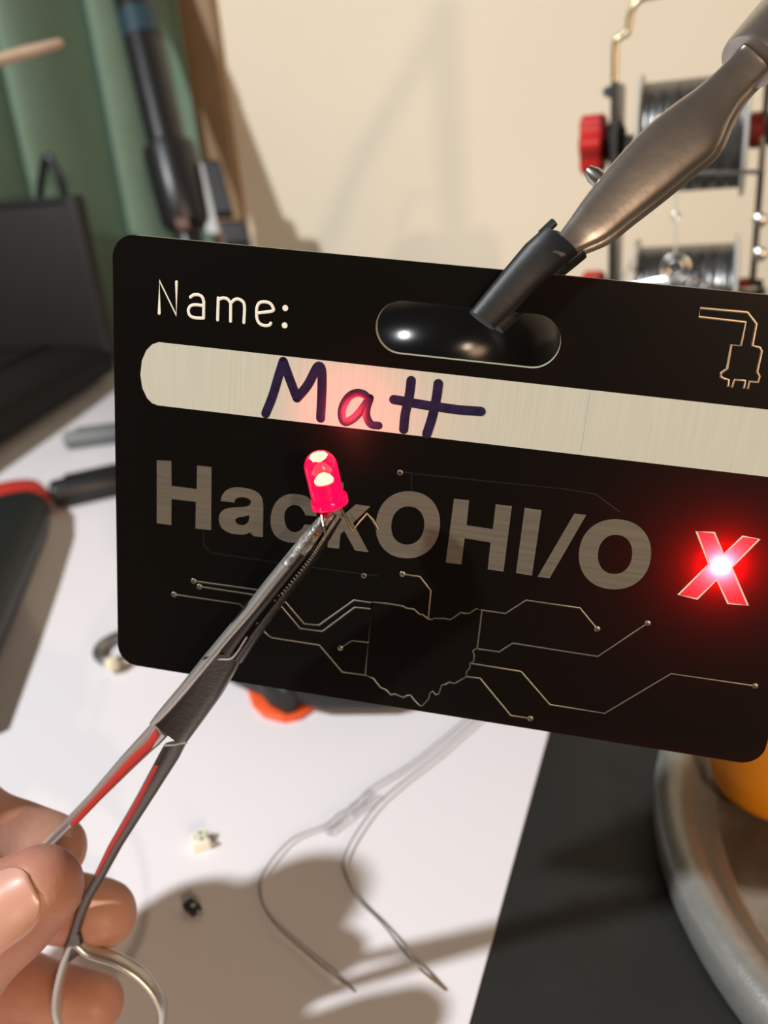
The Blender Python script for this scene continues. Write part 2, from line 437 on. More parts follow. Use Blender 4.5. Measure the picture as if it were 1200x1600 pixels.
# ------------------------------------------------------------------ spool stand
def spool_stand():
    d = .36; k = d/FPX
    base = cp(1070, 300, d); Y0 = base.y
    def P(x, y, dy=0.0): 
        v = yp(x, y, Y0); v.y += dy; return v
    t = thing('solder_stand', (base.x, Y0, 0), 'black metal solder stand with red knobs holding two spools', 'stand')
    X = Vector((1, 0, 0))
    xl, xr = P(965, 215).x, P(1192, 215).x
    zt = P(965, 130).z
    zs = P(1080, 212).z; zl = P(1070, 462).z
    # side plates
    b = MB(); b.box((xl, Y0, zt/2), (.0012, 0, 0), (0, .019, 0), (0, 0, zt/2), .0006); b.put('side_plate', M['dark_steel'], t)
    b = MB(); b.tube([(xr, Y0-.004, 0), (xr, Y0-.004, zt+.01)], .0012, 10); b.put('side_rod', M['dark_steel'], t)
    b = MB(); b.tube([(xr+.001, Y0+.012, 0), (xr+.001, Y0+.012, zt)], .0012, 10); b.put('side_rod', M['dark_steel'], t)
    b = MB(); b.box(((xl+xr)/2, Y0, .003), ((xr-xl)/2+.012, 0, 0), (0, .05, 0), (0, 0, .003), .001); b.put('base_plate', M['dark_steel'], t)
    for z in (zs, zl):
        b = MB(); b.tube([(xl-.006, Y0, z), (xr+.006, Y0, z)], .0028, 12); b.put('axle', M['steel'], t)
        # six lobed knob
        xk = P(928, 220).x; hw = 20*k*.94; r0 = 48*k
        vs = []; fs = []; n = 96
        for xx, s in ((-hw, .86), (-hw*.8, 1.0), (hw*.7, 1.0), (hw, .84)):
            for i in range(n):
                a = 2*math.pi*i/n; r = r0*s*(.90+.10*math.cos(6*a))
                vs.append((xk+xx, Y0+r*math.cos(a), z+r*math.sin(a)))
        for q in range(3):
            for i in range(n): fs.append((q*n+i, q*n+(i+1) % n, (q+1)*n+(i+1) % n, (q+1)*n+i))
        fs.append(tuple(range(n))); fs.append(tuple(3*n+i for i in range(n)))
        MB().add(vs, fs).put('red_knob', M['red_plastic'], t)
        b = MB(); b.lathe((xk+hw, Y0, z), X, [(.006, 0), (.009, .002), (.009, .006), (.005, .008)], 24); b.put('knob_collar', M['black_plastic'], t)
        xd = P(1182, 202).x
        b = MB(); b.lathe((xd-.003, Y0, z), X, [(.005, 0), (.0068, .001), (.0068, .0052), (.005, .006)], 24); b.put('end_knob', M['dark_red'], t)
        b = MB(); b.lathe((xd+.003, Y0, z), X, [(.006, 0), (.006, .004)], 6); b.put('nut', M['black_plastic'], t)
    # guide wire on top (brass)
    g = [(962, 150), (963, 110), (964, 72), (968, 62), (980, 55), (984, 48), (987, 26), (994, 10), (1012, -2), (1075, -10), (1140, -14)]
    b = MB(); b.tube(spline([P(*q, -.006) for q in g], 4), 5*k, 10); b.put('brass_guide', M['brass'], t)
    b = MB(); b.lathe(P(955, 145, -.012), (0, -1, 0), [(.0022, -.004), (.0022, 0), (.001, .001)], 12); b.put('screw', M['steel'], t)
    # lower guides with eyes
    b = MB(); b.tube([P(1040, 268, -.026), P(1062, 265, -.026), P(1180, 263, -.026), P(1187, 256, -.024), P(1189, 215, -.010)], 3.2*k, 8); b.put('guide_rod', M['steel'], t)
    b = MB(); b.lathe(P(1068, 264, -.026), X, [(.0015, -.003), (.0032, -.0015), (.0032, .0015), (.0015, .003)], 16); b.put('guide_ferrule', M['steel'], t)
    b = MB(); b.tube([P(1060, 268, -.026), P(1060, 325, -.026), P(1059, 384, -.026)], 1.6*k, 8); b.put('solder_strand', M['flange'], t)
    c = P(1060, 328, -.026); b = MB(); b.tube([c+Vector((math.cos(a)*.0013, 0, math.sin(a)*.0013)) for a in np.linspace(0, 2*math.pi, 16)[:-1]], .0004, 6, closed=True); b.put('guide_eye', M['steel'], t)
    for rr in (20, 11):
        c = P(1059, 404, -.026); r = rr*k
        b = MB(); b.tube([c+Vector((math.cos(a)*r, 0, math.sin(a)*r)) for a in np.linspace(0, 2*math.pi, 32)[:-1]], .00045, 8, closed=True); b.put('guide_eye', M['steel'], t)
    b = MB(); b.tube(spline([P(952, 436, -.020), P(1000, 430, -.024), P(1040, 421, -.026), P(1059, 425, -.027), P(1085, 424, -.026), P(1150, 438, -.022), P(1180, 446, -.008)], 4), 3.2*k, 8); b.put('guide_rod', M['steel'], t)
    b = MB(); b.tube([P(998, 386, -.021), P(972, 440, -.023)], 2.6*k, 8); b.put('brace_wire', M['steel'], t)
    for yy in (340, 392):
        b = MB(); b.lathe(P(1186, yy, -.010), (0, -1, 0), [(.0016, -.012), (.0028, -.003), (.0028, .001), (.0015, .002)], 12); b.put('screw', M['steel'], t)
    # the spools
    for i, (z, lab) in enumerate(((zs, 'upper grey solder spool on the red-knobbed stand'), (zl, 'lower grey solder spool, mostly hidden behind the badge top'))):
        x0, x1 = P(1001, 215).x, P(1163, 215).x
        s = thing('solder_spool', ((x0+x1)/2, Y0, z), lab, 'spool', 'solder spools on the stand')
        rw, rf = 79*k, 92*k
        prof = [(rw*.4, 0)] + [(rw*(1+.012*math.sin(q*2.1)+(.012 if q % 2 else 0)), (x1-x0)*q/44) for q in range(45)] + [(rw*.4, x1-x0)]
        b = MB(); b.lathe((x0, Y0, z), X, prof, 48); b.put('wound_solder', M['solder'], s, 60)
        for xf in (x0-.0008, x1-.0008):
            b = MB(); b.lathe((xf, Y0, z), X, [(.006, 0), (rf*.97, 0), (rf, .0005), (rf, .0013), (rf*.97, .0018), (.006, .0018)], 48); b.put('flange', M['flange'], s)
spool_stand()

# ------------------------------------------------------------------ pens, ring, pliers on the paper
def pen(name, m, pa, pb, r, label):
    a, b_ = tp(*pa, PZ+r), tp(*pb, PZ+r)
    u = (b_-a).normalized(); L = .135
    t = thing(name, a+u*L/2, label, 'pen')
    b = MB(); b.lathe(a, u, [(r*.5, 0), (r*.88, .0012), (r, .004), (r, .052), (r*.92, .0525)], 24); b.put('cap', m, t)
    b = MB(); b.lathe(a, u, [(r*.90, .0526), (r*.92, .054), (r*.92, L-.004), (r*.7, L)], 24); b.put('barrel', m, t)
    b = MB(); side = u.cross(Vector((0, 0, 1))); b.box(a+u*.028+Vector((0, 0, r+.0006)), u*.018, side*.0022, Vector((0, 0, .0008)), .0004); b.put('clip', m, t)
pen('marker_pen', M['grey_pen'], (100, 689), (215, 673), .0062, 'grey pen lying farther back on the paper beside the badge edge')
pen('marker_pen', M['black_plastic'], (78, 774), (215, 743), .0082, 'black marker lying nearer on the paper beside the badge edge')

rc = tp(196, 1012, PZ+.002)
t = thing('key_ring', rc, 'small grey metal ring peeking out at the badge lower left corner', 'ring')
b = MB(); b.tube([rc+Vector((.0105*math.cos(a), .0105*math.sin(a), .0002)) for a in np.linspace(0, 2*math.pi, 40)[:-1]], .0022, 12, closed=True); b.put('hoop', M['ring_steel'], t)
q = tp(175, 1037, .0048); b = MB(); b.lathe(q, (0, 0, 1), [(.0005, -.0025), (.0024, -.0018), (.0028, 0), (.0022, .002), (.0004, .0026)], 16); b.put('bead', M['bead'], t)

def grip(b, path, w, h, z0=PZ, n=20, p=2.6):
    secs = []
    P = [Vector((q.x, q.y, 0)) for q in path]
    for i, c in enumerate(P):
        u = (P[min(i+1, len(P)-1)]-P[max(i-1, 0)]).normalized(); s = Vector((-u.y, u.x, 0))
        secs.append((c+Vector((0, 0, z0+h[i])), s*w[i], Vector((0, 0, h[i]))))
    b.loft(secs, n, p)
# red and black handled pliers, far left
t = thing('pliers', tp(-40, 940), 'red and black rubber tool handle cut off by the left edge', 'pliers')
A, B_ = tp(-150, 1130), tp(34, 785)
d_ = (B_-A)
path = [A+d_*s for s in (0, .25, .5, .75, .9, .97, 1.0)]
b = MB(); grip(b, path, [.024, .025, .025, .025, .022, .016, .006], [.009]*5+[.008, .005]); b.put('red_handle', M['red_grip'], t)
side = Vector((-d_.y, d_.x, 0)).normalized(); 
path2 = [q - side*.0065 - d_.normalized()*.023 for q in path]
b = MB(); grip(b, path2, [.023, .0238, .0238, .0232, .0195, .013, .004], [.0112, .0112, .0112, .0110, .0100, .0085, .006]); b.put('black_inlay', M['black_rubber'], t)
# orange and black pliers behind the badge
t = thing('pliers', tp(480, 1090), 'black pliers with orange edged grip tip below the badge', 'pliers')
A, B_ = tp(430, 1000), tp(456, 1131)
d_ = (B_-A); path = [A+d_*s for s in (0, .3, .6, .8, .92, 1.0)]
b = MB(); grip(b, path, [.016, .0148, .0132, .0120, .0092, .003], [.0016]*4+[.0015, .0012]); b.put('orange_handle', M['orange_grip'], t)
path2 = [q-d_.normalized()*.0014 for q in path]
b = MB(); grip(b, path2, [.0135, .0124, .0110, .0098, .0070, .0016], [.0080, .0080, .0080, .0078, .0070, .005], PZ+.0016); b.put('black_inlay', M['black_rubber'], t)
path3 = [tp(*q) for q in ((335, 1040), (375, 1060), (440, 1085), (520, 1102), (600, 1102), (680, 1086), (750, 1050))]
b = MB(); grip(b, path3, [.004, .009, .0105, .0105, .010, .009, .008], [.004, .007, .008, .008, .008, .0075, .007], .002); b.put('black_handle', M['black_rubber'], t)

# glossy black canister seen through the slot
cx, cy = cp(700, 530, .312).x, cp(700, 530, .312).y
t = thing('canister', (cx, cy, 0), 'shiny black rounded canister seen through the badge slot', 'canister')
prof = [(.037, 0), (.040, .002)]+[(.041, .06)]+[(.018+.023*math.cos(a), .110+.020*math.sin(a)) for a in np.linspace(.0, 1.57, 14)]+[(.0002, .130)]
b = MB(); b.lathe((cx, cy, PZ), (0, 0, 1), prof, 64); b.put('body', M['gloss_black'], t)
b = MB(); b.lathe((cx, cy, PZ+.012), (0, 0, 1), [(.0402, 0), (.0415, .0008), (.0415, .0042), (.0404, .005)], 64); b.put('foot_ring', M['black_satin'], t)

# ------------------------------------------------------------------ small parts on the paper
def connector(name, c, u, w, l, h, body, label, white):
    t = thing(name, c, label, 'connector')
    s = Vector((-u.y, u.x, 0))
    b = MB(); b.box(c+Vector((0, 0, PZ+h/2)), u*l/2, s*w/2, Vector((0, 0, h/2)), .00035); b.put('housing', body, t)
    for k in ((-1, 1) if white else (0,)):
        b = MB(); b.lathe(c+s*w*.24*k+u*l*.16+Vector((0, 0, PZ+h-.0002)), (0, 0, 1), [(.00062, 0), (.00062, .0003)], 10)
        b.put('socket', M['socket'] if white else M['steel'], t)
        b = MB(); b.box(c+s*w*.30*k+u*(l/2+.0008)+Vector((0, 0, PZ+.0012)), u*.0012, s*.00045, Vector((0, 0, .0003))); b.put('pin', M['steel'], t)
    if white:
        b = MB(); b.box(c+s*w*.0-u*l*.2+Vector((0, 0, PZ+h)), u*.0003, s*.0003, Vector((0, 0, .00015))); b.put('mark', M['socket'], t)
        for k in (-1, 1):
            b = MB(); b.box(c+s*w*.44*k+u*(l*.42)+Vector((0, 0, PZ+h*.55)), u*.0009, s*.00035, Vector((0, 0, h*.5)), .0001); b.put('side_tab', body, t)
a_, b_ = tp(312, 1316, .002), tp(338, 1308, .002); u = (b_-a_); u.z = 0; u.normalize(); a_.z = 0
connector('white_connector', a_, u, .0048, .0044, .0034, M['white_plastic'], 'tiny white two-hole connector on the paper', True)
a_, b_ = tp(301, 1421, .001), tp(318, 1434, .001); u = (b_-a_); u.z = 0; u.normalize(); a_.z = 0
connector('black_connector', a_, u, .0030, .0043, .0022, M['black_plastic'], 'tiny black connector on the paper at the shadow edge', False)

def Q(x, y, z=.0022): return tp(220+x/2.069, 1080+y/2.069, z)
wpts = [(1130, 25), (1045, 95), (960, 165), (870, 235), (740, 315), (690, 368), (640, 395), (600, 430), (500, 470), (440, 525), (395, 590), (386, 645), (400, 700), (440, 760), (540, 850), (640, 930), (690, 970)]
t = thing('wire_lead', Q(400, 700, 0), 'thin grey wire with two clear sleeves, left of the two curling on the paper', 'wire')
zz = [.0022]*len(wpts); zz[-1] = .001
b = MB(); b.tube(spline([Q(*q, z) for q, z in zip(wpts, zz)], 5), .00026, 8); b.put('strand', M['wire_grey'], t)
for (p0, p1, r) in (((596, 452), (668, 398), .0016), ((678, 388), (755, 335), .0017)):
    A, B_ = Q(*p0, .0024), Q(*p1, .0024); u = (B_-A)
    b = MB(); b.lathe(A, u, [(r*.55, 0), (r, .0003), (r, u.length-.0003), (r*.55, u.length)], 16); b.put('clear_sleeve', M['clear'], t)
wpts = [(1165, 25), (1080, 100), (960, 205), (850, 290), (770, 360), (715, 430), (672, 500), (655, 550), (665, 595), (700, 670), (780, 750), (880, 875), (985, 965)]
t = thing('wire_lead', Q(700, 670, 0), 'thin grey wire with a bare coppery end, right of the two on the paper', 'wire')
zz = [.0024]*len(wpts); zz[-2] = .004; zz[-1] = .0010
P_ = spline([Q(*q, z) for q, z in zip(wpts, zz)], 5)
b = MB(); b.tube(P_[:-4], .00028, 8); b.put('strand', M['wire_grey'], t)
b = MB(); b.tube(P_[-5:], .00034, 8); b.put('bare_end', M['brass'], t)

# ------------------------------------------------------------------ helping hand: tray, post, clip
tc_ = Vector((.1039, .2013, 0)); TR = .1102
hh = thing('helping_hand', tc_, 'soldering helping hand, round silver tray with steel clip gripping the badge', 'helping hand')
b = MB(); b.lathe(tc_, (0, 0, 1), [(TR-.004, 0), (TR-.0008, .001), (TR, .003), (TR, .0085), (TR-.001, .0115), (TR-.004, .0132), (TR-.0075, .0125), (TR-.0105, .0095), (TR-.012, .006), (TR-.014, .0042), (TR-.02, .003), (.02, .003), (.02, .0005)], 128)
b.put('tray_rim', M['tray'], hh, 50)
b = MB(); b.lathe(tc_+Vector((0, 0, .0031)), (0, 0, 1), [(TR-.0150, .0), (TR-.0165, .0006), (TR-.024, .0006), (TR-.0262, .0024), (TR-.032, .0030), (.012, .0030)], 96); b.put('tray_floor', M['tray_dirty'], hh, 50)
b = MB(); b.lathe(tc_, (0, 0, 1), [(.012, .005), (.012, .012), (.008, .014), (.007, .016), (.007, .350), (.005, .351)], 32); b.put('post', M['steel'], hh)  # out of view; made tall and thick so its shadow shows on the wall
# clip: edges read in the picture, true section built round them
def pd(x, y, d=.1155): return cp(x, y, d)
cdep = .1203
ctr = [((1157, 72), (1199, 112)), ((1118, 112), (1163, 150)), ((1085, 140), (1140, 188)), ((1050, 165), (1118, 235)), ((1010, 198), (1080, 268)), ((965, 245), (1034, 306)), ((920, 300), (985, 344)), ((893, 338), (946, 374)), ((868, 374), (906, 391)), ((866, 388), (892, 400)), ((862, 396), (876, 404))]
def clip_half(name, dd, sh, th, m):
    secs = []
    ce = spline([list(l)+list(r) for l, r in ctr], 4)
    for i4, q4 in enumerate(ce):
        l, r, i = q4[:2], q4[2:], i4/4
        dep = cdep+.0045*(len(ctr)-1-i)/(len(ctr)-1)+dd
        A, B_ = pd(l[0]+sh[0], l[1]+sh[1], dep), pd(r[0]+sh[0], r[1]+sh[1], dep)
        a = (B_-A)/2; secs.append(((A+B_)/2, a, FWD*max(a.length*th, .001)))
    b = MB(); b.loft(secs, 28, 2.7); return b.put(name, m, hh, 50)
clip_half('clip_lever', -.0005, (0, 0), .42, M['clip_steel'])
clip_half('clip_lever', .0052, (7, 7), .40, M['clip_steel'])
b = MB(); pv = cp(934, 279, cdep+.003); b.lathe(pv, RIGHT*.75+DOWN*.66, [(.0007, -.002), (.0012, -.0008), (.0012, .0008), (.0007, .0013)], 16); b.put('pivot_rivet', M['steel'], hh)
# rubber boots over both jaws
def boot(name, dd, sh):
    E = [((734, 487), (772, 515)), ((760, 455), (806, 484)), ((790, 418), (838, 452)), ((820, 382), (870, 424)), ((838, 366), (890, 408)), ((850, 356), (902, 398))]
    secs = []
    for i, (l, r) in enumerate(E):
        dep = cdep+dd+.0045*(len(E)-1-i)/5
        A, B_ = cp(l[0]+sh[0], l[1]+sh[1], dep), cp(r[0]+sh[0], r[1]+sh[1], dep)
        a = (B_-A)/2; secs.append(((A+B_)/2, a, FWD*a.length*.62))
    last = secs[-1]
    secs.append((last[0]-(last[0]-secs[-2][0])*.25, last[1]*.86, last[2]*.86))
    b = MB(); b.loft(secs, 28, 2.3); o = b.put(name, M['black_rubber'], hh, 50)
boot('jaw_boot', -.0006, (0, 0))
boot('jaw_boot', .0064, (14, 5))
for q0, q1 in (((846, 366), (866, 347)), ((884, 410), (908, 392))):
    b = MB(); b.tube([cp(q0[0], q0[1], cdep+.002), cp(q1[0], q1[1], cdep+.002)], .00065, 10); b.put('boot_lip', M['black_rubber'], hh)
# collar and arm
A, B_ = cp(1168, 100, cdep+.0055), cp(1290, -48, cdep+.010)
u = (B_-A).normalized()
b = MB(); b.lathe(A, u, [(.0028, 0), (.0042, .0002), (.0044, .001), (.0044, .0185), (.0038, .02)], 32); b.put('collar', M['clip_steel'], hh)
sc = (RIGHT*.76+DOWN*.65).normalized()
b = MB(); b.lathe(A+u*.0035+sc*.003, sc, [(.0018, 0), (.0018, .0032), (.0012, .0036)], 12); b.put('set_screw', M['clip_steel'], hh)
ptop = Vector((tc_.x, tc_.y, .343))
b = MB(); b.tube([A+u*.018, A+u*.03, (A+u*.03).lerp(ptop, .5)+Vector((0, 0, .012)), ptop], [.0026, .0030, .0048, .0050], 16); b.put('arm', M['steel'], hh)  # mostly unseen arm, thickened for the same wall shadow
b = MB(); b.lathe(ptop-Vector((0, 0, .006)), (0, 0, 1), [(.004, 0), (.0075, .001), (.0075, .011), (.004, .012)], 24); b.put('joint', M['steel'], hh)

# orange cup in the tray
oc = [tp(*q, .009) for q in ((1112, 1182), (1115, 1215), (1142, 1253), (1200, 1280))]
Ar = np.array([[2*q.x, 2*q.y, 1] for q in oc]); br = np.array([q.x**2+q.y**2 for q in oc])
sx, sy, sc_ = np.linalg.lstsq(Ar, br, rcond=None)[0]; orad = math.sqrt(sc_+sx*sx+sy*sy)
oz = .0062
t = tag(MB().lathe((sx, sy, oz), (0, 0, 1), [(orad*.80, 0), (orad*.93, .0012), (orad*1.0, .004), (orad*1.03, .010), (orad*1.05, .030), (orad*1.0, .034), (orad*.93, .034), (orad*.90, .028), (orad*.88, .006)], 64).put('orange_cup', M['orange'], None, 50),
        'bright orange plastic cup standing in the silver tray', 'cup')

# ------------------------------------------------------------------ the badge
BR = np.array([[0.98354, -0.08450, 0.15968], [0.12961, 0.94580, -0.29770], [-0.12588, 0.31350, 0.94120]])
U_, S_, Vt_ = np.linalg.svd(BR); BR = U_ @ Vt_
BD = .138
BP0 = np.array([0, 0, BD])
def buv(x, y):
    q = np.array([(x-600.0)/FPX, (y-800.0)/FPX, 1.0]); nn = BR[:, 2]
    t = (nn @ BP0)/(nn @ q); d = q*t-BP0
    return float(d @ BR[:, 0]), -float(d @ BR[:, 1])
def bdep(x, y):
    q = np.array([(x-600.0)/FPX, (y-800.0)/FPX, 1.0]); nn = BR[:, 2]
    return float((nn @ BP0)/(nn @ q))
bw = Matrix.Identity(4)
ax = CM @ BR[:, 0]; ay = -(CM @ BR[:, 1]); az = -(CM @ BR[:, 2]); bo = CP+CM @ BP0
for i in range(3): bw[i][0], bw[i][1], bw[i][2], bw[i][3] = ax[i], ay[i], az[i], bo[i]
badge = thing('name_badge', None, 'black circuit board name badge hanging from the clip, lettered in silver and white', 'badge', None, bw)
def bput(name, me, m, ang=40):
    o = bpy.data.objects.new(name, me); COL.objects.link(o)
    for q in (m if isinstance(m, (list, tuple)) else [m]): me.materials.append(q)
    o.parent = badge; return o
uL = buv(180, 700)[0]; uR = buv(1197.5, 1165)[0]; vT = (buv(280, 372.5)[1]+buv(1000, 443)[1])/2; vB = (buv(290, 1051)[1]+buv(1100, 1184)[1])/2
def rrect(x0, x1, y0, y1, r, k=10):
    out = []
    for cx, cy, a0 in ((x1-r, y1-r, 0), (x0+r, y1-r, 90), (x0+r, y0+r, 180), (x1-r, y0+r, 270)):
        for i in range(k+1):
            a = math.radians(a0+90*i/k); out.append((cx+r*math.cos(a), cy+r*math.sin(a)))
    return out
outline = rrect(uL, uR, vB, vT, .0036)
s_l, s_r = buv(587.3, 505)[0], buv(877, 530)[0]
s_t = buv(626, 469.5)[1]; s_b = (buv(620, 553)[1]+buv(831, 575)[1])/2
slot = rrect(s_l, s_r, s_b, s_t, (s_t-s_b)/2-1e-6, 16)
def zq(ox, oy, sc, pts): return [(ox+p[0]/sc, oy+p[1]/sc) for p in pts]
def loc2(pix): return [buv(*p) for p in pix]
Xp = zq(1040, 800, 7.5, [(360, 225), (570, 240), (680, 495), (905, 285), (1105, 315), (775, 650), (965, 1095), (730, 1070), (600, 795), (370, 1020), (150, 970), (510, 610)])
Xl = loc2(Xp)
BT = .0016
front = filled([outline, slot, Xl], 0, 0); back = filled([outline, slot], -BT, -BT)
b = MB()
b.add([v.co for v in front.vertices], [list(p.vertices) for p in front.polygons], 0)
b.add([v.co for v in back.vertices], [list(p.vertices) for p in back.polygons], 1)
for L in (outline, slot):
    n = len(L); b.add([(p[0], p[1], 0) for p in L]+[(p[0], p[1], -BT) for p in L], [(i, (i+1) % n, n+(i+1) % n, n+i) for i in range(n)], 2)
me = bpy.data.meshes.new('board'); me.from_pydata(b.v, [], b.f); me.update()
for p, i in zip(me.polygons, b.m): p.material_index = i
bput('board', me, [M['mask_face'], M['mask'], M['laminate']])
bput('glow_window', filled([Xl], 0, 0), M['window'])
LT = .00008
def stroke(b, pix, r, zs=.25, local=False, closed=False, z=.00002):
    pts = pix if local else loc2(pix)
    c = MB(); c.tube([(p[0], p[1], 0) for p in pts], r, 8, closed=closed)
    if not closed:
        for e in (pts[0], pts[-1]): c.lathe((e[0], e[1], 0), (0, 0, 1), [(0, -r), (r*.7, -r*.7), (r, 0), (r*.7, r*.7), (0, r)], 14)
    b.add([(v[0], v[1], z+v[2]*zs) for v in c.v], c.f)
def stroke_part(name, strokes, r, m, zs=.25, z=.00002, closed=False):
    b = MB()
    for s_ in strokes: stroke(b, s_, r, zs, closed=closed, z=z)
    return bput(name, b.mesh(name), m)
PXM = bdep(600, 700)/FPX                          # metres per pixel on the board
# Name:
Zn = lambda pts: zq(230, 420, 5, pts)
rn = 2.35*PXM
stroke_part('printed_letter', [Zn([(94, 348), (96, 92), (228, 363), (230, 103)])], rn, M['letter_ink'])
stroke_part('printed_letter', [spline(Zn([(338, 222), (362, 205), (400, 203), (430, 220), (443, 258)]), 4), Zn([(443, 255), (441, 385)]), spline(Zn([(441, 288), (375, 281), (338, 292), (322, 325), (335, 365), (375, 383), (440, 386)]), 4)], rn, M['letter_ink'])
stroke_part('printed_letter', [Zn([(551, 400), (556, 228)]), spline(Zn([(556, 243), (590, 228), (627, 236), (653, 268)]), 4), Zn([(653, 265), (652, 410)]), spline(Zn([(656, 266), (690, 238), (730, 243), (760, 285), (756, 420)]), 4)], rn, M['letter_ink'])
stroke_part('printed_letter', [spline(Zn([(862, 345), (978, 330), (982, 300), (960, 270), (920, 258), (880, 265), (860, 295), (855, 340), (860, 395), (882, 430), (920, 444), (955, 440), (966, 425)]), 4)], rn, M['letter_ink'])
b = MB()
for q in Zn([(1080, 307), (1075, 442)]):
    p = buv(*q); r = 4.6*PXM; c = MB(); c.lathe((p[0], p[1], 0), (0, 0, 1), [(r, -.0001), (r, .00006), (r*.9, .0001), (0, .0001)], 20); b.add(c.v, c.f)
bput('printed_colon', b.mesh('colon'), M['letter_ink'])
# white name stripe
sp = [(248, 534.5), (238, 538), (229, 547), (222, 563), (219.5, 585), (222.5, 606), (230, 622), (238, 630), (247, 633.3)]
ue = uR-.0004
top = buv(1200, 640); bot = buv(1200, 745)
t0, b0 = buv(248, 534.5), buv(247, 633.3)
def ext(p, q): 
    s = (ue-p[0])/(q[0]-p[0]); return (ue, p[1]+(q[1]-p[1])*s)
bput('name_stripe', filled([loc2(sp)+[ext(b0, bot), ext(t0, top)]], .00001, .00005), M['white_ink'])
stroke_part('stripe_line', [[(922, 611), (914, 660), (908, 704)]], .8*PXM, M['blue_line'], z=.00005)
# handwriting
Zm = lambda pts: zq(400, 540, 3.158, pts)
rm = 7.2*PXM
stroke_part('handwritten_letter', [spline(Zm([(48, 335), (82, 250), (112, 150), (135, 78)]), 4), Zm([(135, 78), (165, 160), (202, 258)]), spline(Zm([(202, 258), (255, 195), (300, 110), (318, 105), (326, 140), (325, 240), (319, 358)]), 4)], rm, M['marker'], .035, .00009)
stroke_part('handwritten_letter', [spline(Zm([(556, 262), (530, 238), (490, 234), (452, 258), (426, 308), (424, 352), (440, 378), (480, 360), (520, 318), (562, 258)]), 4), spline(Zm([(562, 258), (546, 310), (546, 350), (568, 388), (605, 394)]), 4)], rm*.86, M['marker'], .035, .00009)
stroke_part('handwritten_letter', [spline(Zm([(766, 172), (756, 250), (736, 340), (729, 413)]), 4), spline(Zm([(680, 266), (720, 272), (780, 284), (832, 292)]), 3)], rm, M['marker'], .035, .00009)
stroke_part('handwritten_letter', [spline(Zm([(900, 187), (890, 260), (870, 350), (843, 436)]), 4), spline(Zm([(828, 292), (900, 302), (1000, 316), (1110, 324)]), 3)], rm, M['marker'], .035, .00012)
# silver letters
def letter(loops, name='silver_letter'): return bput(name, filled([loc2(L) for L in loops], 0, LT), M['tin'])
Zh = lambda pts: zq(230, 700, 5.217, pts)
letter([Zh([(80, 100), (198, 105), (200, 308), (405, 335), (408, 142), (525, 155), (522, 668), (395, 655), (398, 438), (200, 415), (198, 628), (80, 612)])])
ao = cspline(Zh([(603, 405), (645, 342), (725, 320), (820, 330), (895, 358), (938, 410)]), 1)
ao = spline(Zh([(600, 430), (612, 385), (655, 338), (725, 320), (820, 330), (895, 358), (935, 405), (947, 470)]), 4)+Zh([(944, 725), (872, 718)])+spline(Zh([(838, 688), (800, 702), (740, 703), (670, 690), (610, 650), (586, 590), (597, 530), (640, 496), (720, 483), (805, 478), (840, 458), (845, 430), (822, 410), (770, 400), (722, 416), (712, 444)]), 4)
letter([ao, cspline(Zh([(718, 590), (740, 566), (790, 558), (831, 550), (826, 598), (790, 628), (742, 622)]), 4)])
Zc = lambda pts: zq(330, 740, 4.286, pts)
letter([spline(Zc([(708, 285), (695, 215), (650, 160), (590, 140), (520, 138), (458, 166), (415, 225), (398, 310), (410, 380), (450, 432), (520, 460), (600, 455), (660, 425), (695, 385), (712, 348)]), 4)+spline(Zc([(625, 340), (602, 375), (562, 393), (520, 375), (495, 330), (492, 270), (510, 232), (548, 210), (590, 218), (618, 248), (630, 278)]), 4)])
letter([[(519, 752), (537, 754), (534, 807), (556, 788), (579, 791), (552, 817), (576, 862.5), (555, 860), (538, 829), (532, 835), (530, 857), (512, 855)]])
def ring_pts(ox, oy, sc, cx, cy, rx, ry, p=2.15, sk=-.08, n=56):
    out = []
    for i in range(n):
        a = 2*math.pi*i/n; c, s = math.cos(a), math.sin(a)
        x = rx*math.copysign(abs(c)**(2/p), c); y = ry*math.copysign(abs(s)**(2/p), s)
        out.append((ox+(cx+x+sk*y)/sc, oy+(cy+y+.05*x)/sc))
    return out
letter([ring_pts(560, 740, 4.286, 332, 342, 214, 224), ring_pts(560, 740, 4.286, 331, 347, 110, 128)])
Zk = lambda pts: zq(560, 740, 4.286, pts)
letter([Zk([(640, 168), (742, 178), (725, 345), (900, 372), (920, 205), (1028, 217), (972, 655), (866, 640), (885, 460), (712, 432), (690, 608), (585, 595)])])
Zi = lambda pts: zq(790, 770, 4.8, pts)
letter([Zi([(143, 112), (270, 130), (198, 620), (78, 600)])])
letter([Zi([(515, 155), (605, 165), (330, 640), (240, 628)])], 'silver_slash')
letter([ring_pts(790, 770, 4.8, 820, 460, 270, 262), ring_pts(790, 770, 4.8, 821, 461, 128, 147)])
stroke_part('window_outline', [Xp], 1.5*PXM, M['pale_rim'], .3, closed=True)
# plug icon
Zp = lambda pts: zq(1040, 460, 7.5, pts)
stroke_part('plug_emblem', [Zp([(405, 160), (960, 210), (1065, 345), (1015, 600), (1105, 622), (1127, 665), (1072, 905), (1102, 960), (1085, 1030), (985, 1020), (965, 1105), (915, 1100), (935, 1010), (810, 1000), (780, 1085), (730, 1080), (740, 1000), (690, 990), (645, 965), (655, 920), (725, 870), (770, 590), (885, 600), (940, 325), (390, 265)])], 1.7*PXM, M['gold_line'], .3, closed=True)
